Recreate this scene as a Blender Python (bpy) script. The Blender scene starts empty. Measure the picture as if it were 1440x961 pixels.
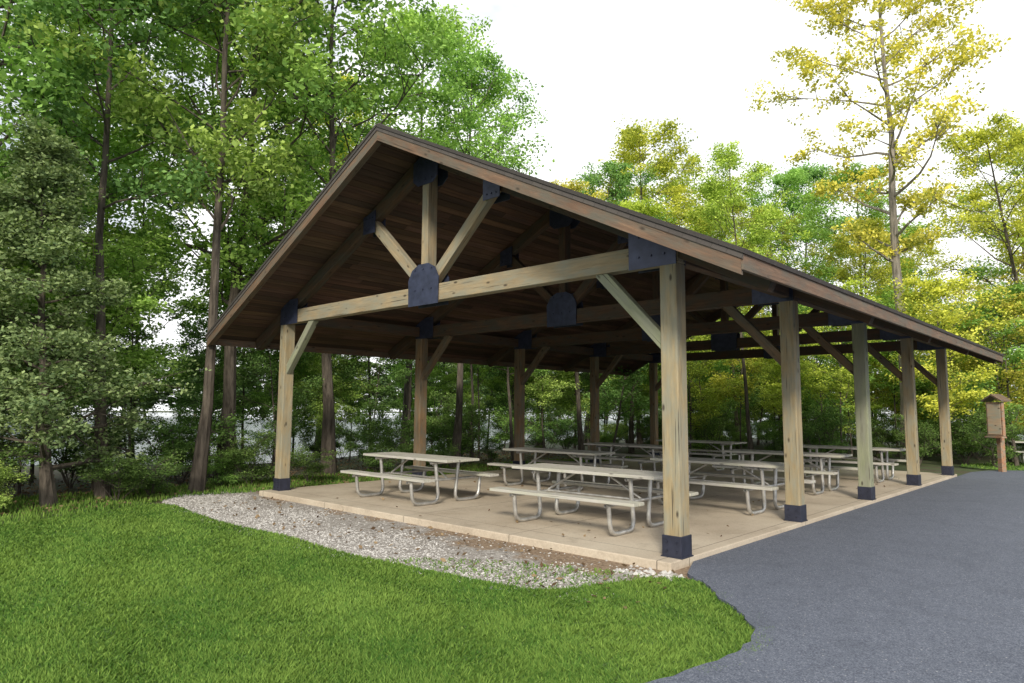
import bpy, math, numpy as np, random
from mathutils import Vector, Matrix
random.seed(7); rng=np.random.default_rng(7)
SC=bpy.context.scene; COL=bpy.context.collection
W=8.71;B=3.4825;EX=1.3;EY=1.02;ZE=3.07;ZA=5.875;MX=-W/2;SL=(ZA-ZE)/(W/2+EX)
YF=4*B+0.05
GZ=-0.10
CAMP=(3.943,-6.953,1.6);YAW=.7493;PITCH=.1001;ROLL=.0066;FPX=960.26

# ---------------- helpers
def link(o,parent=None):
    COL.objects.link(o)
    if parent: o.parent=parent
    return o
def empty(name,loc=(0,0,0),rot=0):
    e=bpy.data.objects.new(name,None); e.location=loc; e.rotation_euler=(0,0,rot); e.empty_display_size=.2
    COL.objects.link(e); return e
def mesh_np(name,v,f,mats,midx=None,smooth=False,col=None):
    me=bpy.data.meshes.new(name)
    if not isinstance(f,list): f=[f]
    f=[np.asarray(a,dtype=np.int32) for a in f if len(a)]
    v=np.asarray(v,dtype=np.float32)
    me.vertices.add(len(v)); me.vertices.foreach_set("co",v.ravel())
    loops=np.concatenate([a.ravel() for a in f])
    tot=np.concatenate([np.full(len(a),a.shape[1],dtype=np.int32) for a in f])
    st=np.concatenate([[0],np.cumsum(tot)[:-1]]).astype(np.int32)
    me.loops.add(len(loops)); me.loops.foreach_set("vertex_index",loops)
    me.polygons.add(len(tot)); me.polygons.foreach_set("loop_start",st)
    try: me.polygons.foreach_set("loop_total",tot)
    except Exception: pass
    for m in mats: me.materials.append(m)
    if midx is not None: me.polygons.foreach_set("material_index",np.asarray(midx,dtype=np.int32))
    me.polygons.foreach_set("use_smooth",np.full(len(tot),smooth,dtype=bool))
    if col is not None:
        a=me.color_attributes.new("Col","FLOAT_COLOR","POINT")
        c=np.ones((len(v),4),dtype=np.float32); c[:,:3]=col if col.ndim==2 else col[:,None]
        a.data.foreach_set("color",c.ravel())
    me.update(calc_edges=True); me.validate()
    return me
BOXF=np.array([[0,3,2,1],[4,5,6,7],[0,1,5,4],[1,2,6,5],[2,3,7,6],[3,0,4,7]])
def boxv(x0,x1,y0,y1,z0,z1):
    return np.array([[x0,y0,z0],[x1,y0,z0],[x1,y1,z0],[x0,y1,z0],[x0,y0,z1],[x1,y0,z1],[x1,y1,z1],[x0,y1,z1]],float)
def box(name,parent,x0,x1,y0,y1,z0,z1,mat,bev=0.006):
    c=np.array([(x0+x1)/2,(y0+y1)/2,(z0+z1)/2])
    me=mesh_np(name,boxv(x0,x1,y0,y1,z0,z1)-c,BOXF,[mat])
    o=bpy.data.objects.new(name,me); o.location=c; link(o,parent)
    if bev: m=o.modifiers.new("b","BEVEL"); m.width=bev; m.segments=2
    return o
def beam(name,parent,p0,p1,w,h,mat,bev=.008):
    p0=Vector(p0);p1=Vector(p1);d=p1-p0;L=d.length;x=d.normalized()
    upv=Vector((0,0,1)) if abs(x.z)<.95 else Vector((0,1,0))
    y=upv.cross(x).normalized(); z=x.cross(y)
    me=mesh_np(name,boxv(-L/2,L/2,-w/2,w/2,-h/2,h/2),BOXF,[mat])
    o=bpy.data.objects.new(name,me); c=(p0+p1)/2
    o.matrix_world=Matrix(((x.x,y.x,z.x,c.x),(x.y,y.y,z.y,c.y),(x.z,y.z,z.z,c.z),(0,0,0,1)))
    link(o,parent)
    if bev: m=o.modifiers.new("b","BEVEL"); m.width=bev; m.segments=2
    return o
def tube_np(path,rad,sides=8):
    path=np.asarray(path,float); n=len(path); rad=np.broadcast_to(rad,(n,))
    t=np.gradient(path,axis=0); t/=np.linalg.norm(t,axis=1)[:,None]+1e-9
    ref=np.array([0,0,1.]) if abs(t[0,2])<.9 else np.array([1.,0,0])
    V=[];u=np.cross(t[0],ref);u/=np.linalg.norm(u)
    a=np.linspace(0,2*math.pi,sides,endpoint=False)
    for i in range(n):
        u=u-t[i]*(u@t[i]);u/=np.linalg.norm(u)+1e-9;w=np.cross(t[i],u)
        V.append(path[i]+rad[i]*(np.cos(a)[:,None]*u+np.sin(a)[:,None]*w))
    F=[]
    for i in range(n-1):
        for j in range(sides):
            k=(j+1)%sides;F.append([i*sides+j,i*sides+k,(i+1)*sides+k,(i+1)*sides+j])
    return np.concatenate(V),np.array(F)
def prism(name,parent,pts,y0,y1,mat):
    n=len(pts);v=[(x,y0,z) for x,z in pts]+[(x,y1,z) for x,z in pts]
    me=bpy.data.meshes.new(name)
    f=[list(range(n))[::-1],list(range(n,2*n))]+[[i,(i+1)%n,n+(i+1)%n,n+i] for i in range(n)]
    me.from_pydata(v,[],f);me.materials.append(mat);me.update()
    o=bpy.data.objects.new(name,me);link(o,parent);return o
# ---------------- materials
def newmat(name):
    m=bpy.data.materials.new(name);m.use_nodes=True;nt=m.node_tree
    return m,nt,nt.nodes,nt.links,nt.nodes["Principled BSDF"]
def ramp(nt,fac,stops):
    r=nt.nodes.new("ShaderNodeValToRGB");e=r.color_ramp.elements
    while len(e)<len(stops): e.new(.5)
    for i,(p,c) in enumerate(stops): e[i].position=p;e[i].color=(*c,1)
    nt.links.new(fac,r.inputs[0]);return r.outputs[0]
def mixc(nt,fac,a,b,bt='MIX'):
    m=nt.nodes.new("ShaderNodeMix");m.data_type='RGBA';m.blend_type=bt
    for s,v in ((0,fac),(6,a),(7,b)):
        if hasattr(v,'links'): nt.links.new(v,m.inputs[s])
        elif s==0: m.inputs[0].default_value=v
        else: m.inputs[s].default_value=(*v,1)
    return m.outputs[2]
def noise(nt,vec,scale,detail=4,rough=.55):
    n=nt.nodes.new("ShaderNodeTexNoise");n.inputs["Scale"].default_value=scale;n.inputs["Detail"].default_value=detail;n.inputs["Roughness"].default_value=rough
    if vec is not None: nt.links.new(vec,n.inputs["Vector"])
    return n.outputs["Fac"]
def coords(nt,scale=(1,1,1),out="Object",rnd=True):
    tc=nt.nodes.new("ShaderNodeTexCoord");mp=nt.nodes.new("ShaderNodeMapping");mp.inputs["Scale"].default_value=scale
    nt.links.new(tc.outputs[out],mp.inputs["Vector"])
    if rnd:
        oi=nt.nodes.new("ShaderNodeObjectInfo");mu=nt.nodes.new("ShaderNodeMath");mu.operation='MULTIPLY';mu.inputs[1].default_value=37
        nt.links.new(oi.outputs["Random"],mu.inputs[0]);nt.links.new(mu.outputs[0],mp.inputs["Location"])
    return mp.outputs[0]
def bump(nt,h,bsdf,st=.3,dist=.01):
    b=nt.nodes.new("ShaderNodeBump");b.inputs["Strength"].default_value=st;b.inputs["Distance"].default_value=dist
    nt.links.new(h,b.inputs["Height"]);nt.links.new(b.outputs[0],bsdf.inputs["Normal"])
def wood(name,c0,c1,c2,dark=(.03,.02,.012),crack=True,rough=.85):
    m,nt,ns,ln,bs=newmat(name)
    st=noise(nt,coords(nt,(2.2,24,24)),1.0,7,.7)
    big=noise(nt,coords(nt,(1.0,3,3)),1.3,3)
    col=ramp(nt,st,[(.25,c0),(.5,c1),(.75,c2)])
    col=mixc(nt,ramp(nt,big,[(.35,(0,0,0)),(.7,(1,1,1))]),col,mixc(nt,.55,col,c0))
    gy=noise(nt,coords(nt,(1.2,4,4)),1.9,5,.65)
    g=sum(c1)/3
    col=mixc(nt,ramp(nt,gy,[(.40,(0,0,0)),(.62,(.75,.75,.75))]),col,(g*.92,g*.94,g*.76))
    if crack:
        cr=noise(nt,coords(nt,(1.1,45,45)),1.0,3,.6)
        k=ramp(nt,cr,[(.30,(.9,.9,.9)),(.38,(0,0,0))])
        col=mixc(nt,k,col,dark)
        kn=nt.nodes.new("ShaderNodeTexVoronoi");kn.inputs["Scale"].default_value=1.0
        ln.new(coords(nt,(3.0,7,7)),kn.inputs["Vector"])
        col=mixc(nt,ramp(nt,kn.outputs["Distance"],[(.07,(.85,.85,.85)),(.16,(0,0,0))]),col,dark)
    ln.new(col,bs.inputs["Base Color"]);bs.inputs["Roughness"].default_value=rough
    bump(nt,st,bs,.5,.009)
    return m
def steel(name,c,rough=.5,metal=0.3):
    m,nt,ns,ln,bs=newmat(name)
    n=noise(nt,coords(nt),9,5)
    ln.new(ramp(nt,n,[(.3,tuple(x*.7 for x in c)),(.7,tuple(x*1.25 for x in c))]),bs.inputs["Base Color"])
    bs.inputs["Roughness"].default_value=rough;bs.inputs["Metallic"].default_value=metal;bump(nt,n,bs,.1,.003);return m
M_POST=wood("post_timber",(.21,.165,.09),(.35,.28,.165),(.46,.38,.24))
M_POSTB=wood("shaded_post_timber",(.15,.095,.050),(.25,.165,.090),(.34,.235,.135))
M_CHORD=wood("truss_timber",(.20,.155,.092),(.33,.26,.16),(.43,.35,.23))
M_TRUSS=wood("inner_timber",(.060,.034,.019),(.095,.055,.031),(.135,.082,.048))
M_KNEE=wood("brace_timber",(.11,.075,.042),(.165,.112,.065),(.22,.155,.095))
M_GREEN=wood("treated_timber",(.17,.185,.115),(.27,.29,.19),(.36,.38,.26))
M_FASC=wood("fascia_timber",(.085,.050,.032),(.16,.096,.060),(.27,.165,.10),rough=.7)
M_PLATE=steel("painted_steel",(.045,.055,.10),.42)
M_BASE=steel("painted_steel_base",(.028,.032,.055),.5)
M_GALV=steel("galvanised_pipe",(.50,.50,.49),.42,.7)
M_TOP=wood("weathered_plank",(.32,.305,.285),(.46,.445,.42),(.58,.565,.54),(.14,.13,.12))
M_SIGN=wood("sign_timber",(.27,.13,.07),(.38,.20,.11),(.46,.26,.16))
M_SIGNP=wood("sign_panel",(.44,.30,.19),(.57,.42,.28),(.66,.50,.36))
def deckmat():
    m,nt,ns,ln,bs=newmat("deck_planks")
    at=nt.nodes.new("ShaderNodeAttribute");at.attribute_name="Col"
    st=noise(nt,coords(nt,(25,1.2,25),rnd=False),1.0,5,.6)
    blot=noise(nt,coords(nt,(1,1,1),rnd=False),.9,4)
    col=ramp(nt,st,[(.3,(.055,.031,.020)),(.55,(.108,.060,.037)),(.8,(.17,.098,.062))])
    col=mixc(nt,ramp(nt,blot,[(.4,(0,0,0)),(.75,(.7,.7,.7))]),col,(.05,.032,.024))
    col=mixc(nt,1.0,col,at.outputs["Color"],'MULTIPLY')
    ln.new(col,bs.inputs["Base Color"]);bs.inputs["Roughness"].default_value=.75;bump(nt,st,bs,.3,.004);return m
M_DECK=deckmat()
def shingle():
    m,nt,ns,ln,bs=newmat("shingles")
    br=nt.nodes.new("ShaderNodeTexBrick");br.inputs["Scale"].default_value=3;br.inputs["Color1"].default_value=(.05,.045,.045,1);br.inputs["Color2"].default_value=(.09,.08,.075,1);br.inputs["Mortar"].default_value=(.015,.015,.015,1);br.inputs["Mortar Size"].default_value=.01
    ln.new(coords(nt,rnd=False),br.inputs["Vector"]);g=noise(nt,coords(nt,rnd=False),160,2)
    ln.new(mixc(nt,.4,br.outputs["Color"],ramp(nt,g,[(.3,(.03,.03,.03)),(.7,(.14,.12,.11))])),bs.inputs["Base Color"])
    bs.inputs["Roughness"].default_value=.9;return m
M_SHING=shingle()
def groundmat(name,stops,scale,fine,finemix=.4,rough=.95,bst=.5,bd=.02,stops2=None):
    m,nt,ns,ln,bs=newmat(name)
    a=noise(nt,coords(nt,rnd=False),scale,6,.6);b=noise(nt,coords(nt,rnd=False),fine,3,.6)
    col=ramp(nt,a,stops);col2=ramp(nt,b,stops2 or [(.3,stops[0][1]),(.7,stops[-1][1])])
    ln.new(mixc(nt,finemix,col,col2),bs.inputs["Base Color"]);bs.inputs["Roughness"].default_value=rough
    bump(nt,b,bs,bst,bd);return m
M_LITTER=groundmat("leaf_litter",[(.3,(.04,.030,.018)),(.42,(.07,.055,.033)),(.52,(.045,.085,.025)),(.72,(.10,.12,.05))],.7,28,.4)
M_LAWN=groundmat("lawn_soil",[(.3,(.05,.105,.02)),(.7,(.10,.18,.035))],1.1,60,.5)
def concrete():
    m,nt,ns,ln,bs=newmat("concrete")
    c=coords(nt,rnd=False);a=noise(nt,c,.9,6,.6);b=noise(nt,c,45,3,.6);s=noise(nt,c,3.1,6,.7)
    col=ramp(nt,a,[(.3,(.38,.315,.24)),(.5,(.48,.41,.325)),(.7,(.55,.485,.39))])
    col=mixc(nt,ramp(nt,s,[(.52,(0,0,0)),(.68,(.55,.55,.55))]),col,(.26,.215,.165))
    col=mixc(nt,.25,col,ramp(nt,b,[(.35,(.28,.24,.18)),(.65,(.57,.51,.42))]))
    w=nt.nodes.new("ShaderNodeTexBrick");w.offset=0;w.inputs["Scale"].default_value=1;w.inputs["Brick Width"].default_value=2.18;w.inputs["Row Height"].default_value=B;w.inputs["Mortar Size"].default_value=.006;w.inputs["Color1"].default_value=(0,0,0,1);w.inputs["Color2"].default_value=(0,0,0,1);w.inputs["Mortar"].default_value=(1,1,1,1)
    ln.new(c,w.inputs["Vector"]);col=mixc(nt,w.outputs["Color"],col,(.12,.10,.08))
    ln.new(col,bs.inputs["Base Color"]);bs.inputs["Roughness"].default_value=.8;bump(nt,b,bs,.12,.003);return m
M_CONC=concrete()
def asphalt():
    m,nt,ns,ln,bs=newmat("asphalt")
    c=coords(nt,rnd=False)
    a=noise(nt,c,.55,5,.6);g=noise(nt,c,85,3,.75);g2=noise(nt,c,30,4,.65);p=noise(nt,c,2.4,5,.6)
    col=ramp(nt,a,[(.3,(.062,.075,.112)),(.7,(.105,.122,.170))])
    col=mixc(nt,.6,col,ramp(nt,g,[(.36,(.018,.024,.040)),(.5,(.085,.100,.138)),(.66,(.38,.41,.47))]))
    col=mixc(nt,.3,col,ramp(nt,g2,[(.4,(.035,.043,.065)),(.65,(.16,.18,.225))]))
    col=mixc(nt,ramp(nt,p,[(.5,(0,0,0)),(.7,(.35,.35,.35))]),col,(.05,.06,.085))
    sc=nt.nodes.new("ShaderNodeTexVoronoi");sc.inputs["Scale"].default_value=14;ln.new(c,sc.inputs["Vector"])
    col=mixc(nt,ramp(nt,sc.outputs["Distance"],[(.05,(.8,.8,.8)),(.10,(0,0,0))]),col,(.42,.42,.42))
    ln.new(col,bs.inputs["Base Color"]);bs.inputs["Roughness"].default_value=.85;bump(nt,g,bs,.8,.008);return m
M_ASPH=asphalt()
def gravelbase():
    m,nt,ns,ln,bs=newmat("gravel_bed")
    c=coords(nt,rnd=False);v=nt.nodes.new("ShaderNodeTexVoronoi");v.inputs["Scale"].default_value=38;ln.new(c,v.inputs["Vector"])
    r=ramp(nt,v.outputs["Color"],[(.1,(.16,.14,.125)),(.5,(.30,.28,.26)),(.9,(.46,.44,.42))])
    sep=nt.nodes.new("ShaderNodeSeparateXYZ");ln.new(c,sep.inputs[0])
    ad=nt.nodes.new("ShaderNodeMath");ad.operation='MULTIPLY_ADD';ln.new(noise(nt,c,1.4,5,.6),ad.inputs[0]);ad.inputs[1].default_value=2.4;ln.new(sep.outputs["Y"],ad.inputs[2])
    ax=nt.nodes.new("ShaderNodeMath");ax.operation='MULTIPLY_ADD';ln.new(sep.outputs["X"],ax.inputs[0]);ax.inputs[1].default_value=.11;ln.new(ad.outputs[0],ax.inputs[2])
    k=ramp(nt,ax.outputs[0],[(.0,(0,0,0)),(.25,(1,1,1))])
    e=ramp(nt,noise(nt,c,22,5,.7),[(.3,(.11,.07,.045)),(.5,(.23,.165,.11)),(.7,(.36,.28,.20))])
    ln.new(mixc(nt,k,r,e),bs.inputs["Base Color"]);bs.inputs["Roughness"].default_value=.95
    bump(nt,v.outputs["Distance"],bs,.7,.015);return m
M_GRAVB=gravelbase()
def attrmat(name,lo,hi,transl=0.0,objcol=False):
    m=bpy.data.materials.new(name);m.use_nodes=True;nt=m.node_tree;nt.nodes.clear();ln=nt.links
    out=nt.nodes.new("ShaderNodeOutputMaterial")
    at=nt.nodes.new("ShaderNodeAttribute");at.attribute_name="Col"
    sp=nt.nodes.new("ShaderNodeSeparateColor");ln.new(at.outputs["Color"],sp.inputs[0])
    col=ramp(nt,sp.outputs[0],[(0,lo),(1,hi)])
    if objcol:
        oi=nt.nodes.new("ShaderNodeObjectInfo");col=mixc(nt,1.0,col,oi.outputs["Color"],'MULTIPLY')
    d=nt.nodes.new("ShaderNodeBsdfDiffuse");ln.new(col,d.inputs[0]);last=d.outputs[0]
    if transl:
        t=nt.nodes.new("ShaderNodeBsdfTranslucent")
        ln.new(mixc(nt,1.0,col,(1.1,1.15,.7),'MULTIPLY'),t.inputs[0])
        mx=nt.nodes.new("ShaderNodeMixShader");mx.inputs[0].default_value=transl;ln.new(last,mx.inputs[1]);ln.new(t.outputs[0],mx.inputs[2]);last=mx.outputs[0]
    ln.new(last,out.inputs[0]);return m
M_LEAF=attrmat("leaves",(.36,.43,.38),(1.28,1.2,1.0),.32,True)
M_GRASS=attrmat("grass_blades",(.055,.135,.025),(.26,.385,.085),.2)
M_STONE=attrmat("stones",(.17,.16,.15),(.64,.63,.62))
M_DEADL=attrmat("dead_leaves",(.08,.05,.03),(.27,.20,.12))
def bark(name,c0,c1):
    m,nt,ns,ln,bs=newmat(name)
    n=noise(nt,coords(nt,(14,14,2.2)),1.0,6,.65)
    ln.new(ramp(nt,n,[(.35,c0),(.65,c1)]),bs.inputs["Base Color"]);bs.inputs["Roughness"].default_value=.95;bump(nt,n,bs,.8,.03);return m
M_BARK=bark("bark",(.035,.028,.022),(.13,.11,.09))
M_BARKP=bark("pale_bark",(.10,.09,.075),(.30,.27,.23))

# ---------------- ground sheets
def chaikin(p,n=2):
    p=np.asarray(p,float)
    for _ in range(n):
        q=np.roll(p,-1,0);p=np.stack([.75*p+.25*q,.25*p+.75*q],1).reshape(-1,2)
    return p
def sheet(name,pts,z,mat,depth=0,parent=None):
    import bmesh
    bm=bmesh.new();vs=[bm.verts.new((x,y,z)) for x,y in pts];f=bm.faces.new(vs)
    bm.normal_update()
    if f.normal.z<0: f.normal_flip()
    if depth:
        r=bmesh.ops.extrude_face_region(bm,geom=[f]);vv=[g for g in r['geom'] if isinstance(g,bmesh.types.BMVert)]
        bmesh.ops.translate(bm,vec=(0,0,-depth),verts=vv)
        bmesh.ops.recalc_face_normals(bm,faces=bm.faces)
    else: bmesh.ops.triangulate(bm,faces=bm.faces)
    me=bpy.data.meshes.new(name);bm.to_mesh(me);bm.free();me.materials.append(mat)
    o=bpy.data.objects.new(name,me);link(o,parent);return o
def inpoly(px,py,poly):
    c=np.zeros(len(px),bool);n=len(poly);j=n-1
    for i in range(n):
        xi,yi=poly[i];xj,yj=poly[j]
        c^=((yi>py)!=(yj>py))&(px<(xj-xi)*(py-yi)/(yj-yi+1e-12)+xi);j=i
    return c
me=mesh_np("ground",[(-400,-400,GZ),(400,-400,GZ),(400,400,GZ),(-400,400,GZ)],np.array([[0,1,2,3]]),[M_LITTER])
link(bpy.data.objects.new("ground",me))
LAWN=chaikin([(-9.2,-2.0),(-7.5,-2.2),(-5.95,-2.3),(-4.6,-2.15),(-3.2,-2.28),(-1.36,-2.08),(-.3,-1.96),(-.1,-1.3),(.25,-.5),(.75,-.6),(1.07,-.92),(1.49,-1.28),(1.80,-1.7),(1.88,-2.26),(1.80,-2.85),(1.64,-3.4),(1.5,-4.6),(1.68,-7),(2.1,-11),(2.7,-18),(-9,-18),(-12,-11),(-9.3,-6.5),(-8.1,-4.9),(-8.6,-3.4)],2)
sheet("lawn",LAWN,GZ+.012,M_LAWN)
GRAV=chaikin([(-10.2,-1.2),(-9.6,-2.0),(-7.5,-2.5),(-5.0,-2.5),(-3.2,-2.5),(-1.36,-2.3),(-.1,-2.1),(.4,-1.6),(.75,-1.0),(.7,.3),(-4,.3),(-9.3,.3),(-9.9,-.2)],2)
sheet("gravel",GRAV,GZ+.006,M_GRAVB)
ASPH=[(.13,.12),(.35,-.42),(.68,-.66),(.96,-.97),(1.34,-1.32),(1.6,-1.66),(1.72,-2.0),(1.73,-2.4),(1.65,-2.85),(1.52,-3.4),(1.40,-4.6),(1.55,-7),(2.0,-11),(2.6,-18),(3,-30),(40,-30),(40,20.5),(14,19.6),(6,18.7),(2.2,18.3),(1.0,17.9),(.4,17.2),(.13,16.2)]
A2=[]
for i in range(len(ASPH)):
    a=np.array(ASPH[i]);b=np.array(ASPH[(i+1)%len(ASPH)]);L=np.linalg.norm(b-a);n=1 if L>6 else max(1,int(L/.1))
    for k in range(n):
        q=a+(b-a)*k/n
        if 0<i<13: q=q+rng.normal(0,.014,2)
        A2.append(tuple(q))
sheet("asphalt_driveway",A2,-.056,M_ASPH,depth=.2)
sheet("distant_lawn",chaikin([(-1,18.2),(2,18.0),(8,18.4),(40,19),(40,40),(12,33),(4,26),(0,22)],2),GZ+.02,M_LAWN)
box("concrete_slab",None,-W-.22,.125,-.36,4*B+.45,-.3,0,M_CONC,.012)
lk=[(-18.5+2*math.sin(y*.21)+1.2*math.sin(y*.53),y) for y in range(-60,30,3)]
lk=lk+[(-16,35),(-8,37.5),(2,38),(14,41),(30,46),(60,60),(140,130),(60,300),(-250,260),(-260,-120),(-60,-120)]
m,nt,ns,ln,bs=newmat("lake_water");bs.inputs["Base Color"].default_value=(.16,.20,.20,1);bs.inputs["Roughness"].default_value=.18
bump(nt,noise(nt,coords(nt,rnd=False),3,3),bs,.3,.05)
sheet("lake",lk,GZ+.015,m)
# ---------------- grass blades
def grass(name,poly,dens,rmax,zz,bb,hmul=1):
    x0,x1,y0,y1=bb;n=int((x1-x0)*(y1-y0)*dens)
    px=rng.uniform(x0,x1,n);py=rng.uniform(y0,y1,n)
    r=np.hypot(px-CAMP[0],py-CAMP[1]);k=rng.random(n)<np.clip((4.5/np.maximum(r,1))**1.6,0,1)
    px+=rng.normal(0,.03,n);py+=rng.normal(0,.03,n)
    k&=inpoly(px,py,poly)&(r<rmax);px,py,r=px[k],py[k],r[k];n=len(px)
    patch=.5+.5*np.sin(px*1.7+1.3*np.sin(py*1.1))*np.sin(py*2.1+px*.6)
    patch2=.5+.5*np.sin(px*5.3+2*np.sin(py*3.7))*np.sin(py*6.1+1.7*np.sin(px*4.1))
    patch3=.5+.5*np.sin(px*11.3+2.3*np.sin(py*8.7))*np.sin(py*13.1+1.9*np.sin(px*9.1))
    stripe=.5+.5*np.sin((px*.35+py)*5.2+.5*np.sin(px*1.3))
    h=rng.uniform(.018,.044,n)*(.65+.35*patch2+.25*patch3)*hmul;w=.003+.0008*r
    a=rng.uniform(0,2*math.pi,n);l=rng.normal(0,.022,(n,2));l[:,0]+=.012*(stripe-.5)*2
    p=np.stack([px,py,np.full(n,zz)],1);dx=np.stack([np.cos(a)*w,np.sin(a)*w,0*a],1)
    V=np.stack([p-dx,p+dx,p+np.stack([l[:,0],l[:,1],h],1)],1).reshape(-1,3)
    F=np.arange(3*n).reshape(-1,3)
    c=np.clip(.06+.30*patch+.24*patch2+.14*patch3+.14*stripe+rng.normal(0,.2,n),0,1)
    c=np.where(rng.random(n)<.04,1.0,c)
    C=np.stack([c*.55,c*.55,c],1).reshape(-1)
    link(bpy.data.objects.new(name,mesh_np(name,V,F,[M_GRASS],col=C)))
grass("lawn_grass",LAWN,9500,17,GZ+.01,(-12,2.2,-9,0))
grass("lawn_grass",chaikin([(-1,18.2),(2,18.0),(8,18.4),(12,22),(4,26),(0,22)],2),1500,40,GZ+.02,(-1,12,18,26),1.6)
grass("weed_patch",chaikin([(-2.8,-2.4),(-.4,-2.2),(.6,-1.2),(.4,-.5),(-.8,-.9),(-2.0,-1.5)],2),1300,17,GZ+.01,(-3,1,-2.5,-.3),.8)
# rough unmown grass at the woodland edge
grass("rough_grass",chaikin([(-9.3,-.3),(-9.9,-1.4),(-9.2,-2.1),(-8.6,-3.4),(-8.1,-4.9),(-9.3,-6.5),(-11.5,-6.5),(-11.5,0),(-12,4),(-10.5,14),(-9.2,14)],2),2600,30,GZ+.0,(-12,-8,-6.5,14),2.6)
# ---------------- stones / dead leaves
OCT=np.array([[1,0,0],[0,1,0],[-1,0,0],[0,-1,0],[0,0,1],[0,0,-1]],float);OF=np.array([[0,1,4],[1,2,4],[2,3,4],[3,0,4],[1,0,5],[2,1,5],[3,2,5],[0,3,5]])
def stones(name,poly,n,bb,size,fn=None,z=GZ+.008):
    px=rng.uniform(bb[0],bb[1],n);py=rng.uniform(bb[2],bb[3],n);k=inpoly(px,py,poly)
    if fn is not None:k&=fn(px,py)
    px,py=px[k],py[k];n=len(px)
    s=rng.uniform(size[0],size[1],n)*rng.uniform(.6,1,n)
    v=OCT[None]*s[:,None,None]*rng.uniform(.55,1.2,(n,6,1));v[:,:,2]*=.6
    a=rng.uniform(0,6.28,n);ca,sa=np.cos(a)[:,None],np.sin(a)[:,None]
    v=np.stack([v[:,:,0]*ca-v[:,:,1]*sa,v[:,:,0]*sa+v[:,:,1]*ca,v[:,:,2]],2)+np.stack([px,py,np.full(n,z)],1)[:,None]
    F=(OF[None]+6*np.arange(n)[:,None,None]).reshape(-1,3)
    link(bpy.data.objects.new(name,mesh_np(name,v.reshape(-1,3),F,[M_STONE],col=np.repeat(rng.beta(2,2,n),6))))
def sden(x,y):
    e=(y+1.45)*1.5+.12*(x+4)*.8+.5*np.sin(x*2.3)+.25*np.sin(x*6.1+y*4)
    return (rng.random(len(x))<np.clip(.95-.9*np.clip(e+.1,0,1),.07,1))&~((y>-.36)&(x<.12))
stones("gravel_stones",GRAV,26000,(-10,.7,-2.5,-.38),(.010,.024),sden)
stones("edge_rocks",[(-.35,-.75),(.35,-.75),(.35,-.38),(-.35,-.38)],60,(-.35,.35,-.75,-.38),(.03,.07))
def deadleaves(name,pxy,z=GZ+.03):
    px,py=pxy;n=len(px);s=rng.uniform(.02,.045,n)
    u=rng.normal(size=(n,3));u[:,2]*=.3;u/=np.linalg.norm(u,axis=1)[:,None];w=rng.normal(size=(n,3));w[:,2]*=.4;w-=u*(u*w).sum(1)[:,None];w/=np.linalg.norm(w,axis=1)[:,None]
    p=np.stack([px,py,z+rng.uniform(0,.02,n)],1);u*=s[:,None];w*=(s*.55)[:,None]
    V=np.stack([p-u,p-w,p+u,p+w],1).reshape(-1,3)
    link(bpy.data.objects.new(name,mesh_np(name,V,np.arange(4*n).reshape(-1,4),[M_DEADL],col=np.repeat(rng.random(n),4))))
n=9000;px=rng.uniform(-16,-9.0,n);py=rng.uniform(-8,14,n);k=~inpoly(px,py,LAWN)&~inpoly(px,py,GRAV);px,py=px[k],py[k]
q=rng.uniform(-8.5,.6,260);q2=rng.uniform(-2.0,-.42,260)
deadleaves("fallen_leaves",(np.concatenate([px,q]),np.concatenate([py,q2])))
deadleaves("fallen_leaves",(rng.uniform(-8.7,0,110),rng.uniform(-.3,13,110)),.012)

# ---------------- pavilion
PV=empty("picnic_pavilion")
zr=lambda x:ZA-abs(x-MX)*SL
ZC0,ZC1=3.29,3.55
for side,x0 in (("r",0),("l",-W)):
    for k in range(5):
        y=k*B
        s=.108
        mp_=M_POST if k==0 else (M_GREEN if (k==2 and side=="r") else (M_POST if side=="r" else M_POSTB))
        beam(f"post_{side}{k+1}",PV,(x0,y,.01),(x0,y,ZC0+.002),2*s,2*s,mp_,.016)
        t=s+.012
        box(f"post_shoe_{side}{k+1}",PV,x0-t,x0+t,y-t,y+t,0.001,.235,M_BASE,.006)
        box(f"base_plate_{side}{k+1}",PV,x0-t-.012,x0+t+.012,y-t-.012,y+t+.012,0.0012,.012,M_BASE,.002)
        for dx in (-.06,.06):
            for zz in (.07,.17):
                v,f=tube_np([(x0+dx,y-t-.014,zz),(x0+dx,y-t+.001,zz)],.013,6)
                v=np.vstack([v,[[x0+dx,y-t-.014,zz]]]);f2=np.array([[len(v)-1,(j+1)%6,j] for j in range(6)])
                link(bpy.data.objects.new("bolt",mesh_np("bolt",v,[f,f2],[M_BASE])),PV)
def plate(name,pts,y):
    for sg,yy in (("f",y-.112),("b",y+.100)):
        prism(name+sg,PV,pts,yy,yy+.012,M_PLATE)
    if y<B*1.5:
        xs=[p[0] for p in pts];zs=[p[1] for p in pts];cx=sum(xs)/len(xs);cz=sum(zs)/len(zs)
        V=[];F=[]
        for a in (-.6,0,.6):
            for b in (-.55,.55):
                bx=cx+a*(max(xs)-min(xs))/2*.9;bz=cz+b*(max(zs)-min(zs))/2*.9
                v,f=tube_np([(bx,y-.126,bz),(bx,y-.111,bz)],.015,6);o=len(V)
                V+=v.tolist()+[[bx,y-.126,bz]];F+=(f+o).tolist()+[[o+12,o+(j+1)%6,o+j] for j in range(6)]
        me=bpy.data.meshes.new(name+"bolts");me.from_pydata(V,[],F);me.materials.append(M_PLATE)
        link(bpy.data.objects.new(name+"bolts",me),PV)
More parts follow.
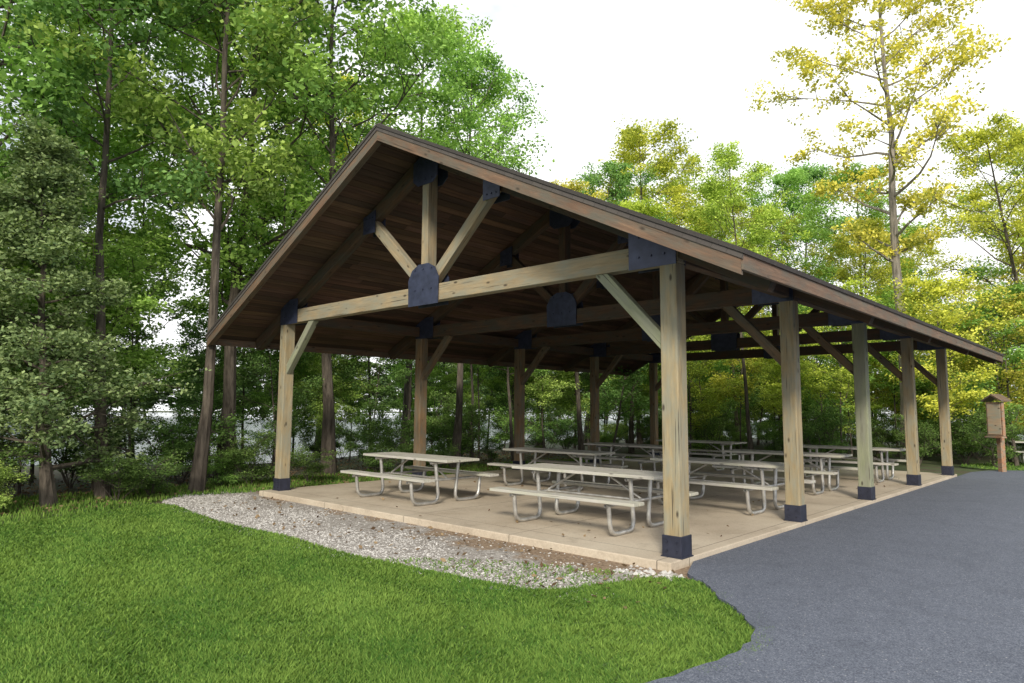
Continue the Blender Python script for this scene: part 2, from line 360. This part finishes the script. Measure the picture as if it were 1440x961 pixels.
for k in range(5):
    y=k*B
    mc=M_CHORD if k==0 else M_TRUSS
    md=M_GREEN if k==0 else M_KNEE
    beam(f"bottom_chord_{k+1}",PV,(.12,y,(ZC0+ZC1)/2),(-W-.12,y,(ZC0+ZC1)/2),.17,ZC1-ZC0,mc)
    for sg,nm in ((1,"r"),(-1,"l")):
        xe=MX+sg*(W/2+EX-.12);dz=.055+.13
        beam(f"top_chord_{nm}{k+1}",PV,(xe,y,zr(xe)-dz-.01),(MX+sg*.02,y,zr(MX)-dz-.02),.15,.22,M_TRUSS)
        xw=MX+sg*1.5
        beam(f"web_{nm}{k+1}",PV,(MX+sg*.14,y,3.62),(xw,y,zr(xw)-.27),.13,.17,mc)
        beam(f"knee_brace_{nm}{k+1}",PV,((0 if sg>0 else -W)-sg*.06,y,2.33),((0 if sg>0 else -W)-sg*1.0,y,3.32),.12,.14,md)
        xp=0 if sg>0 else -W
        plate(f"heel_plate_{nm}{k+1}",[(xp+sg*.11,3.27),(xp+sg*.11,3.60),(xp-sg*.25,3.76),(xp-sg*.52,3.76),(xp-sg*.52,3.27)],y)
        plate(f"web_plate_{nm}{k+1}",[(xw-.17,zr(xw)-.48),(xw+.17,zr(xw)-.48),(xw+.17,min(zr(xw+.17),zr(xw))-.09),(xw-.17,zr(xw-.17)-.09)],y)
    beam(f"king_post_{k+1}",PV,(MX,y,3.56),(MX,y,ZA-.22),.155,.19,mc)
    plate(f"centre_plate_{k+1}",[(MX-.36,3.24),(MX+.36,3.24),(MX+.37,3.66),(MX+.28,3.82),(MX+.12,3.90),(MX-.12,3.90),(MX-.28,3.82),(MX-.37,3.66)],y)
    plate(f"ridge_plate_{k+1}",[(MX-.30,5.30),(MX-.18,5.20),(MX+.18,5.20),(MX+.30,5.30),(MX+.30,5.60),(MX,5.75),(MX-.30,5.60)],y)
for x0,nm in ((0,"r"),(-W,"l")):
    for k in range(4):
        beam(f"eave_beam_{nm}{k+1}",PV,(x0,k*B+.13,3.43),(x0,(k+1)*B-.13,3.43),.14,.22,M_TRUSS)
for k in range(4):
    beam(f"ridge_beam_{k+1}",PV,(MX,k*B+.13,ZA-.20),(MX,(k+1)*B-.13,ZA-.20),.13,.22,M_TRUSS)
for sg,nm in ((1,"r"),(-1,"l")):
    L=(W/2+EX)*math.hypot(1,SL);ux=np.array([sg,0,-SL])/math.hypot(1,SL);nn=np.array([sg*SL,0,1])/math.hypot(1,SL)
    V=[];F=[];C=[];o=0;pw=.14;nb=int(L/pw)+1
    ap=np.array([MX,0,ZA])
    for i in range(nb):
        a=i*pw+.004;b=min((i+1)*pw-.004,L)
        if b<=a: continue
        ys=[-EY];yy=-EY+rng.uniform(1,4)
        while yy<YF-.6: ys.append(yy);yy+=rng.uniform(2.5,4.8)
        ys.append(YF)
        for j in range(len(ys)-1):
            q=[]
            for t,y in ((a,ys[j]+.002),(b,ys[j]+.002),(b,ys[j+1]-.002),(a,ys[j+1]-.002)):
                q.append(ap+ux*t+np.array([0,y,0]))
            off=rng.uniform(0,.003)
            lo=[p-nn*(.058+off) for p in q];hi=[p-nn*.020 for p in q]
            V+=lo+hi;F.append(BOXF+o);o+=8;c=rng.uniform(.5,1.4);C+=[(c,c*rng.uniform(.93,1.08),c*rng.uniform(.88,1.15))]*8
    me=mesh_np("roof_deck_"+nm,np.array(V),np.concatenate(F),[M_DECK],col=np.array(C));link(bpy.data.objects.new("roof_deck_"+nm,me),PV)
    def slab(name,t0,t1,n0,n1,y0,y1,mat):
        q=[ap+ux*t+np.array([0,y,0]) for t,y in ((t0,y0),(t1,y0),(t1,y1),(t0,y1))]
        me=mesh_np(name,np.array([p+nn*n0 for p in q]+[p+nn*n1 for p in q]),BOXF,[mat]);link(bpy.data.objects.new(name,me),PV)
    slab("shingles_"+nm,-.0,L+.05,-.018,.024,-EY-.065,YF+.065,M_SHING)
    def rk(name,y,th,n0,n1,t0=0,t1=L,mat=M_FASC):
        q=[]
        for n_ in (n0,n1):
            for t,yy in ((t0,y),(t1,y),(t1,y+th),(t0,y+th)):
                P=ap+ux*t+np.array([0,yy,0]);P[2]+=n_*math.hypot(1,SL);q.append(P)
        c=np.mean(q,axis=0);R=np.array([ux,[0,1,0],np.cross(ux,[0,1,0])])
        loc=(np.array(q)-c)@R.T
        me=mesh_np(name,loc,BOXF,[mat]);ob=bpy.data.objects.new(name,me)
        ob.matrix_world=Matrix([[R[0][i_],R[1][i_],R[2][i_],c[i_]] for i_ in range(3)]+[[0,0,0,1]]);link(ob,PV)
    rk("rake_board_"+nm,-EY-.04,.038,-.205,-.020)
    rk("rake_trim_"+nm,-EY-.052,.010,-.068,-.022,0,L+.03,M_SHING)
    rk("rake_back_"+nm,YF+.002,.038,-.205,-.020)
    rk("barge_rafter_"+nm,-EY+.002,.075,-.19,-.062,.05,L-.05)
    xe=MX+sg*(W/2+EX)
    beam("eave_fascia_"+nm,PV,(xe,-EY-.035,ZE-.10),(xe,YF+.035,ZE-.10),.04,.17,M_FASC,.004)
box("ridge_cap",PV,MX-.05,MX+.05,-EY-.05,YF+.05,ZA+.0,ZA+.03,M_SHING,.01)

# ---------------- picnic tables
def arcpath(pts,r,seg=6):
    pts=[np.array(p,float) for p in pts];out=[pts[0]]
    for i in range(1,len(pts)-1):
        a,b,c=pts[i-1],pts[i],pts[i+1];u=(a-b)/np.linalg.norm(a-b);w=(c-b)/np.linalg.norm(c-b)
        rr=min(r,np.linalg.norm(a-b)*.49,np.linalg.norm(c-b)*.49)
        for s in np.linspace(0,1,seg):
            out.append((1-s)**2*(b+u*rr)+2*s*(1-s)*b+s*s*(b+w*rr))
    out.append(pts[-1]);return np.array(out)
def merge(parts):
    V=[];F=[];o=0
    for v,f in parts: V.append(v);F.append(f+o);o+=len(v)
    return np.vstack(V),np.concatenate(F)
parts=[];TL=2.44
for fx in (-.80,.80):
    for s in (-1,1):
        parts.append(tube_np([(fx,s*.86,.400),(fx,s*.52,.400),(fx,s*.14,.400)],.024,8))
        parts.append(tube_np(arcpath([(fx,s*.78,.40),(fx,s*.74,.031),(fx,s*.18,.031),(fx,s*.26,.70)],.15),.030,10))
    parts.append(tube_np([(fx,-.37,.695),(fx,.37,.695)],.024,8))
    parts.append(tube_np([(fx,-.25,.400),(fx,.25,.400)],.022,8))
    parts.append(tube_np([(fx,0,.42),(fx*.35,0,.70)],.017,8))
parts.append(tube_np([(-.8,.0,.400),(.8,0,.400)],.018,8))
fv,ff=merge(parts);ME_FRAME=mesh_np("table_frame",fv,ff,[M_GALV],smooth=True)
def planks(name,ys,w,z,th=.042):
    ps=[]
    for y in ys: ps.append((boxv(-TL/2+rng.uniform(-.006,.006),TL/2+rng.uniform(-.006,.006),y-w/2,y+w/2,z,z+th),BOXF))
    v,f=merge(ps);return mesh_np(name,v,f,[M_TOP])
ME_TOP=planks("tabletop",[-.304,-.152,0,.152,.304],.142,.722)
ME_B1=planks("bench_seat",[-.80,-.675],.118,.428);ME_B2=planks("bench_seat2",[.80,.675],.118,.428)
def table(x,y,rot=0,z=0):
    e=empty("picnic_table",(x,y,z),rot)
    for n_,m_ in (("tabletop",ME_TOP),("bench_front",ME_B1),("bench_back",ME_B2),("frame",ME_FRAME)):
        o=link(bpy.data.objects.new(n_,m_),e)
        if n_!="frame": b=o.modifiers.new("b","BEVEL");b.width=.005;b.segments=2
for x,y,r in [(-1.98,1.12,.02),(-5.85,1.1,-.02),(-1.45,4.15,-.03),(-5.3,4.4,.02),(-1.7,7.5,.02),(-5.6,7.7,-.03),(-1.5,10.9,.03),(-5.5,11.1,0)]: table(x,y,r)
table(1.6,21.5,.3,GZ+.02)
# ---------------- information board on post
ib=empty("information_board",(.75,17.0,GZ),math.radians(-38))
box("post",ib,-.07,.07,-.05,.09,0,2.0,M_SIGN)
box("cabinet",ib,-.27,.27,-.14,-.052,1.05,2.02,M_SIGN,.01)
box("panel",ib,-.22,.22,-.150,-.141,1.10,1.95,M_SIGNP,.003)
box("shelf",ib,-.29,.29,-.22,-.052,1.0,1.045,M_SIGN,.005)
prism("roof",ib,[(-.34,2.03),(0,2.20),(.34,2.03),(.34,2.07),(0,2.25),(-.34,2.07)],-.22,.12,M_FASC)

# ---------------- trees
def treemesh(name,seed,H,cs,R,nleaf,ls,tr,limbs=26,sub=4,shape=0,cl=.55,droop=0.,stems=1,up=(15,50),bk=None):
    g=np.random.default_rng(seed);parts=[];cent=[]
    for s in range(stems):
        n=9;z=np.linspace(0,H*(.97 if stems==1 else g.uniform(.6,.95)),n)
        lean=g.normal(0,.04 if stems==1 else .28,2)
        off=np.cumsum(g.normal(0,.018*H/n*2.2,(n,2)),0);off-=off[0]
        P=np.stack([off[:,0]+lean[0]*z,off[:,1]+lean[1]*z,z],1)
        rad=tr*(1-.88*(z/z[-1])**.85);rad[0]*=1.35
        v,f=tube_np(P,rad,9);parts.append((v,f))
        nl=max(4,limbs//stems)
        for i in range(nl):
            t=cs+(1-cs)*(i+g.uniform(0,.8))/nl*.98;h=t*z[-1]
            q=(h/z[-1])*(n-1);k=min(int(q),n-2);p0=P[k]+(P[k+1]-P[k])*(q-k)
            tt=(t-cs)/(1-cs)
            prof={0:math.sin(math.pi*(.18+.80*tt))**.7,1:(1-tt)*.95+.08,2:.55+.45*math.sin(math.pi*tt)}[shape]
            L=R*prof*g.uniform(.65,1.15);az=i*2.4+g.normal(0,.4);el=math.radians(g.uniform(*up))*(1-.2*tt)
            d=np.array([math.cos(az)*math.cos(el),math.sin(az)*math.cos(el),math.sin(el)])
            pts=[p0];dd=d.copy()
            for j in range(5):
                dd=dd+g.normal(0,.13,3)+np.array([0,0,.06-droop]);dd/=np.linalg.norm(dd);pts.append(pts[-1]+dd*L/5)
            pts=np.array(pts);r0=max(.012,rad[k]*.42);parts.append(tube_np(pts,np.linspace(r0,.008,6),5))
            for j in range(sub):
                u=g.uniform(.3,1)*5;kk=min(int(u),4);b=pts[kk]+(pts[kk+1]-pts[kk])*(u-kk)
                d2=dd+g.normal(0,.75,3);d2[2]*=.6;d2/=np.linalg.norm(d2);L2=L*g.uniform(.25,.5)
                e=b+d2*L2+np.array([0,0,.05-droop]);parts.append(tube_np(np.array([b,(b+e)/2+g.normal(0,.05,3),e]),np.array([r0*.4+.004,.008,.005]),4))
                cent+= [e,(b+e)/2+g.normal(0,.1,3)]
            cent.append(pts[-1])
            if g.random()<.5:cent.append(pts[3]+g.normal(0,.15,3))
        cent.append(P[-1])
    cent=np.array(cent);m=len(cent);wt=g.uniform(.3,1.3,m);wt/=wt.sum()
    idx=g.choice(m,nleaf,p=wt);cr=g.uniform(.6,1.3,m)*cl;cb=g.normal(.0,.14,m)
    o=g.normal(size=(nleaf,3));o/=np.linalg.norm(o,axis=1)[:,None];o*=(g.random(nleaf)**.5)[:,None];o[:,2]*=.55
    pos=cent[idx]+o*cr[idx][:,None]
    s=ls*g.uniform(.6,1.25,nleaf)
    nrm=g.normal(size=(nleaf,3));nrm[:,2]=np.abs(nrm[:,2])+.4;nrm/=np.linalg.norm(nrm,axis=1)[:,None]
    u=g.normal(size=(nleaf,3));u-=nrm*(u*nrm).sum(1)[:,None];u/=np.linalg.norm(u,axis=1)[:,None];w=np.cross(nrm,u)
    u=u*s[:,None]*.5;w=w*s[:,None]*.30
    LV=np.stack([pos-u,pos-w+u*.1,pos+u,pos+w+u*.1],1).reshape(-1,3)
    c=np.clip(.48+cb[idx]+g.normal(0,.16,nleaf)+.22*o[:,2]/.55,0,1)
    bv,bf=merge(parts)
    V=np.vstack([bv,LV]);F2=np.arange(4*nleaf).reshape(-1,4)+len(bv)
    col=np.concatenate([np.full(len(bv),.5),np.repeat(c,4)])
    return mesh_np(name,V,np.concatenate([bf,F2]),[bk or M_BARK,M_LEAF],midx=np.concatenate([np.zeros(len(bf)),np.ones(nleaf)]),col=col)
BIG=[treemesh("broadleaf_a",1,14,.30,3.1,24000,.125,.14,32),treemesh("broadleaf_b",2,14,.36,2.7,21000,.125,.12,30),
     treemesh("broadleaf_c",3,14,.26,3.4,26000,.13,.16,34,5),treemesh("broadleaf_d",4,14,.40,2.5,18000,.125,.11,26)]
MID=[treemesh("young_a",11,7,.22,1.8,12000,.105,.05,22,4,2,.42),treemesh("young_b",12,7,.3,1.6,10500,.105,.04,20,4,2,.42),treemesh("young_c",13,7,.18,2.1,13000,.105,.055,24,4,2,.45)]
POLE=[treemesh("pole_a",51,9,.45,1.5,8000,.11,.06,16,4,0,.45),treemesh("pole_b",52,9,.35,1.7,9000,.11,.05,16,4,0,.45)]
SHR=[treemesh("shrub_a",21,2.6,.2,1.0,6000,.08,.02,24,4,2,.32,stems=5),treemesh("shrub_b",22,2.6,.15,1.2,7000,.08,.02,24,4,2,.34,stems=6)]
FAR=[treemesh("far_a",61,14,.10,4.6,5000,.75,.2,26,4,0,1.0),treemesh("far_b",62,14,.12,4.0,4500,.75,.2,24,4,0,1.0)]
AIR=treemesh("airy",31,18,.36,3.4,18000,.15,.23,30,5,2,.5,up=(5,35),bk=M_BARKP)
CED=treemesh("cedar",41,8,.10,1.9,42000,.085,.11,60,5,1,.36,droop=.03,up=(5,35))
def green(kind):
    if kind=='y': return random.choice([(.54,.66,.14),(.66,.70,.15),(.48,.64,.15),(.74,.70,.18)])  # yellow set: warm sunlit glow put into the leaf colour itself
    if kind=='d': return random.choice([(.15,.26,.09),(.17,.30,.10),(.20,.32,.11)])
    if kind=='c': return (.32,.43,.23)
    if kind=='f': return random.choice([(.16,.25,.14),(.19,.28,.15)])
    return random.choice([(.31,.53,.16),(.35,.59,.18),(.42,.64,.19),(.26,.46,.17),(.48,.66,.21)])
def tree(nm,me,x,y,H,H0,kind,wide=1.0,parent=None):
    o=bpy.data.objects.new(nm,me);s=H/H0;o.location=(x,y,GZ-.03)
    sx=s*wide*random.uniform(.92,1.08);o.scale=(sx,sx,s);o.rotation_euler=(random.gauss(0,.02),random.gauss(0,.02),random.uniform(0,6.28))
    c=green(kind);j=random.uniform(.88,1.15);o.color=(c[0]*j,c[1]*j,c[2]*j,1);link(o,parent);return o
FW=(-math.sin(YAW),math.cos(YAW));RT=(math.cos(YAW),math.sin(YAW))
def view(x,y):
    dx,dy=x-CAMP[0],y-CAMP[1];d=dx*FW[0]+dy*FW[1];r=dx*RT[0]+dy*RT[1];return r/max(d,.1),d
def kindof(u,d):
    if u>.1: return 'y' if random.random()<.72 else 'g'
    if u>-.35: return 'y' if random.random()<.3 else 'g'
    return 'g' if random.random()<.85 else 'y'
tree("deciduous_tree",BIG[1],-10.3,-1.0,15,14,'g');tree("deciduous_tree",BIG[3],-10.6,-2.6,14,14,'g')
tree("deciduous_tree",BIG[0],-10.9,6.6,13.2,14,'g',1.0);tree("deciduous_tree",BIG[2],-11.8,3.0,14.5,14,'g')
tree("deciduous_tree",BIG[2],-12.6,.6,15,14,'g');tree("deciduous_tree",BIG[0],-12.2,-5.0,15,14,'g')
tree("deciduous_tree",AIR,-2.3,20.2,19.5,18,'y')
tree("cedar_tree",CED,-10.0,-3.6,6.8,8,'c',1.15);tree("cedar_tree",CED,-10.9,-5.8,7.6,8,'c',1.15)
PTS=[(-10.3,-1.0),(-10.6,-2.6),(-10.9,6.6),(-11.8,3),(-12.6,.6),(-12.2,-5),(-2.3,20.2),(-10,-3.6),(-10.9,-5.8)]
def free(x,y,sp):
    for a,b in PTS:
        if (a-x)**2+(b-y)**2<sp*sp:return False
    PTS.append((x,y));return True
WD=empty("woodland_trees")
def zone(x,y):
    if -17.5<x<-10.6 and -14<y<36: return True
    if x>=-10.6 and y>17.2+max(0,(x-0))*.75+ (2 if x>-3 else 0) and y<34+max(0,x)*.4 and x<24: return True
    return False
cnt=0
for t in range(6000):
    x=random.uniform(-17.5,24);y=random.uniform(-14,42)
    if not zone(x,y):continue
    if not free(x,y,3.1 if x<-10 else 3.6):continue
    u,d=view(x,y)
    if d<5 or abs(u)>.95: continue
    if u<-.13: H=random.uniform(11,16.5)
    elif u<.10: H=min(14,(.24+random.uniform(-.05,.05))*d+1.6)
    elif u<.40: H=(.36+random.uniform(-.08,.05))*d+1.6
    else: H=(.40+random.uniform(-.13,.06))*d+1.6
    H=min(H,17.5)
    near=d<26 and H>8
    tree("deciduous_tree",random.choice(BIG),x,y,H,14,kindof(u,d),random.uniform(.9,1.15)*(1.15 if H<10 else 1),None if near else WD);cnt+=1
nL=nR=0
for t in range(7000):
    x=random.uniform(-17,24);y=random.uniform(-12,36)
    if not zone(x+.5,y+ (1.0 if x>-10 else 0)):continue
    u,d=view(x,y)
    if d<5 or abs(u)>.95:continue
    left=x<-10
    if (left and nL>=85) or (not left and nR>=42):continue
    if not free(x,y,1.15 if left else 1.7):continue
    if left: nL+=1
    else: nR+=1
    if left and random.random()<.35: tree("sapling",random.choice(POLE),x,y,random.uniform(7,10),9,'g',1.0,WD)
    else: tree("sapling",random.choice(MID),x,y,random.uniform(3.2,6.8),7,random.choice('gggd') if left else kindof(u,d),1.15,WD)
US=empty("understory_shrubs");ns_=0
for x,y,h in [(-9.5,-4.6,.8),(-9.8,-2.6,1.0),(-9.2,-5.6,.9),(-10.2,-1.9,.8),(-10.6,.3,1.1),(-10.4,1.6,.9),(-10.2,-4.9,1.2),(-10.8,-.3,.7),(-10.3,3.6,1.0),(-10.4,5.4,.8)]:
    tree("shrub",random.choice(SHR),x,y,h,2.6,random.choice('dgd'),1.5,US)
for t in range(6000):
    x=random.uniform(-17,22);y=random.uniform(-10,32)
    if x>-10 and random.random()<.5: continue
    if not zone(x+.8,y+(1.2 if x>-10 else 0)):continue
    u,d=view(x,y)
    if d<5 or abs(u)>.95:continue
    if not free(x,y,.85):continue
    tree("shrub",random.choice(SHR),x,y,random.uniform(.6,2.0),2.6,'d' if random.random()<.65 else 'g',1.2,US);ns_+=1
    if ns_>125:break
DT=empty("distant_trees")
for i in range(95):
    a=math.radians(-20+i*1.7+random.uniform(-.5,.5))   # far shore of the lake
    r_=random.uniform(125,150);x=CAMP[0]-r_*math.cos(a);y=CAMP[1]+r_*math.sin(a)
    tree("far_tree",random.choice(FAR),x,y,random.uniform(8,13),14,'f',1.6,DT)
print("trees",cnt,nL,nR,ns_)
# ---------------- world, sun, camera
SE=math.radians(30);AZ=math.radians(143)   # azimuth clockwise from +Y
w=bpy.data.worlds.new("World");SC.world=w;w.use_nodes=True;nt=w.node_tree;ln=nt.links
bg=nt.nodes["Background"];sky=nt.nodes.new("ShaderNodeTexSky");sky.sky_type='NISHITA';sky.sun_disc=False;sky.sun_elevation=SE;sky.sun_rotation=AZ;sky.dust_density=2.5;sky.ozone_density=1.0
tc=nt.nodes.new("ShaderNodeTexCoord");mp=nt.nodes.new("ShaderNodeMapping");mp.inputs["Scale"].default_value=(1,1,2.2);ln.new(tc.outputs["Generated"],mp.inputs[0])
cn=noise(nt,mp.outputs[0],1.7,6,.55);k=ramp(nt,cn,[(.36,(.15,.15,.15)),(.52,(1,1,1))])
ln.new(mixc(nt,k,sky.outputs[0],(10.9,11.0,11.1)),bg.inputs[0]);bg.inputs[1].default_value=.13
sd=bpy.data.lights.new("sun","SUN");sd.energy=3.7;sd.angle=math.radians(10);sd.color=(1,.91,.75)
so=bpy.data.objects.new("sun",sd);link(so)
dv=Vector((math.sin(AZ)*math.cos(SE),math.cos(AZ)*math.cos(SE),math.sin(SE)));so.rotation_euler=dv.to_track_quat('Z','Y').to_euler();so.location=(10,-10,20)
fw=np.array([-math.sin(YAW)*math.cos(PITCH),math.cos(YAW)*math.cos(PITCH),math.sin(PITCH)]);rt=np.array([math.cos(YAW),math.sin(YAW),0]);up=np.cross(rt,fw)
R1=rt*math.cos(ROLL)+up*math.sin(ROLL);U1=-rt*math.sin(ROLL)+up*math.cos(ROLL)
cd=bpy.data.cameras.new("camera");cam=bpy.data.objects.new("camera",cd);link(cam)
cam.matrix_world=Matrix(((R1[0],U1[0],-fw[0],CAMP[0]),(R1[1],U1[1],-fw[1],CAMP[1]),(R1[2],U1[2],-fw[2],CAMP[2]),(0,0,0,1)))
cd.lens=FPX/1440*36;cd.sensor_width=36;cd.clip_end=1500;cd.clip_start=.05
SC.camera=cam
SC.view_settings.view_transform='Standard';SC.view_settings.look='None';SC.view_settings.exposure=0
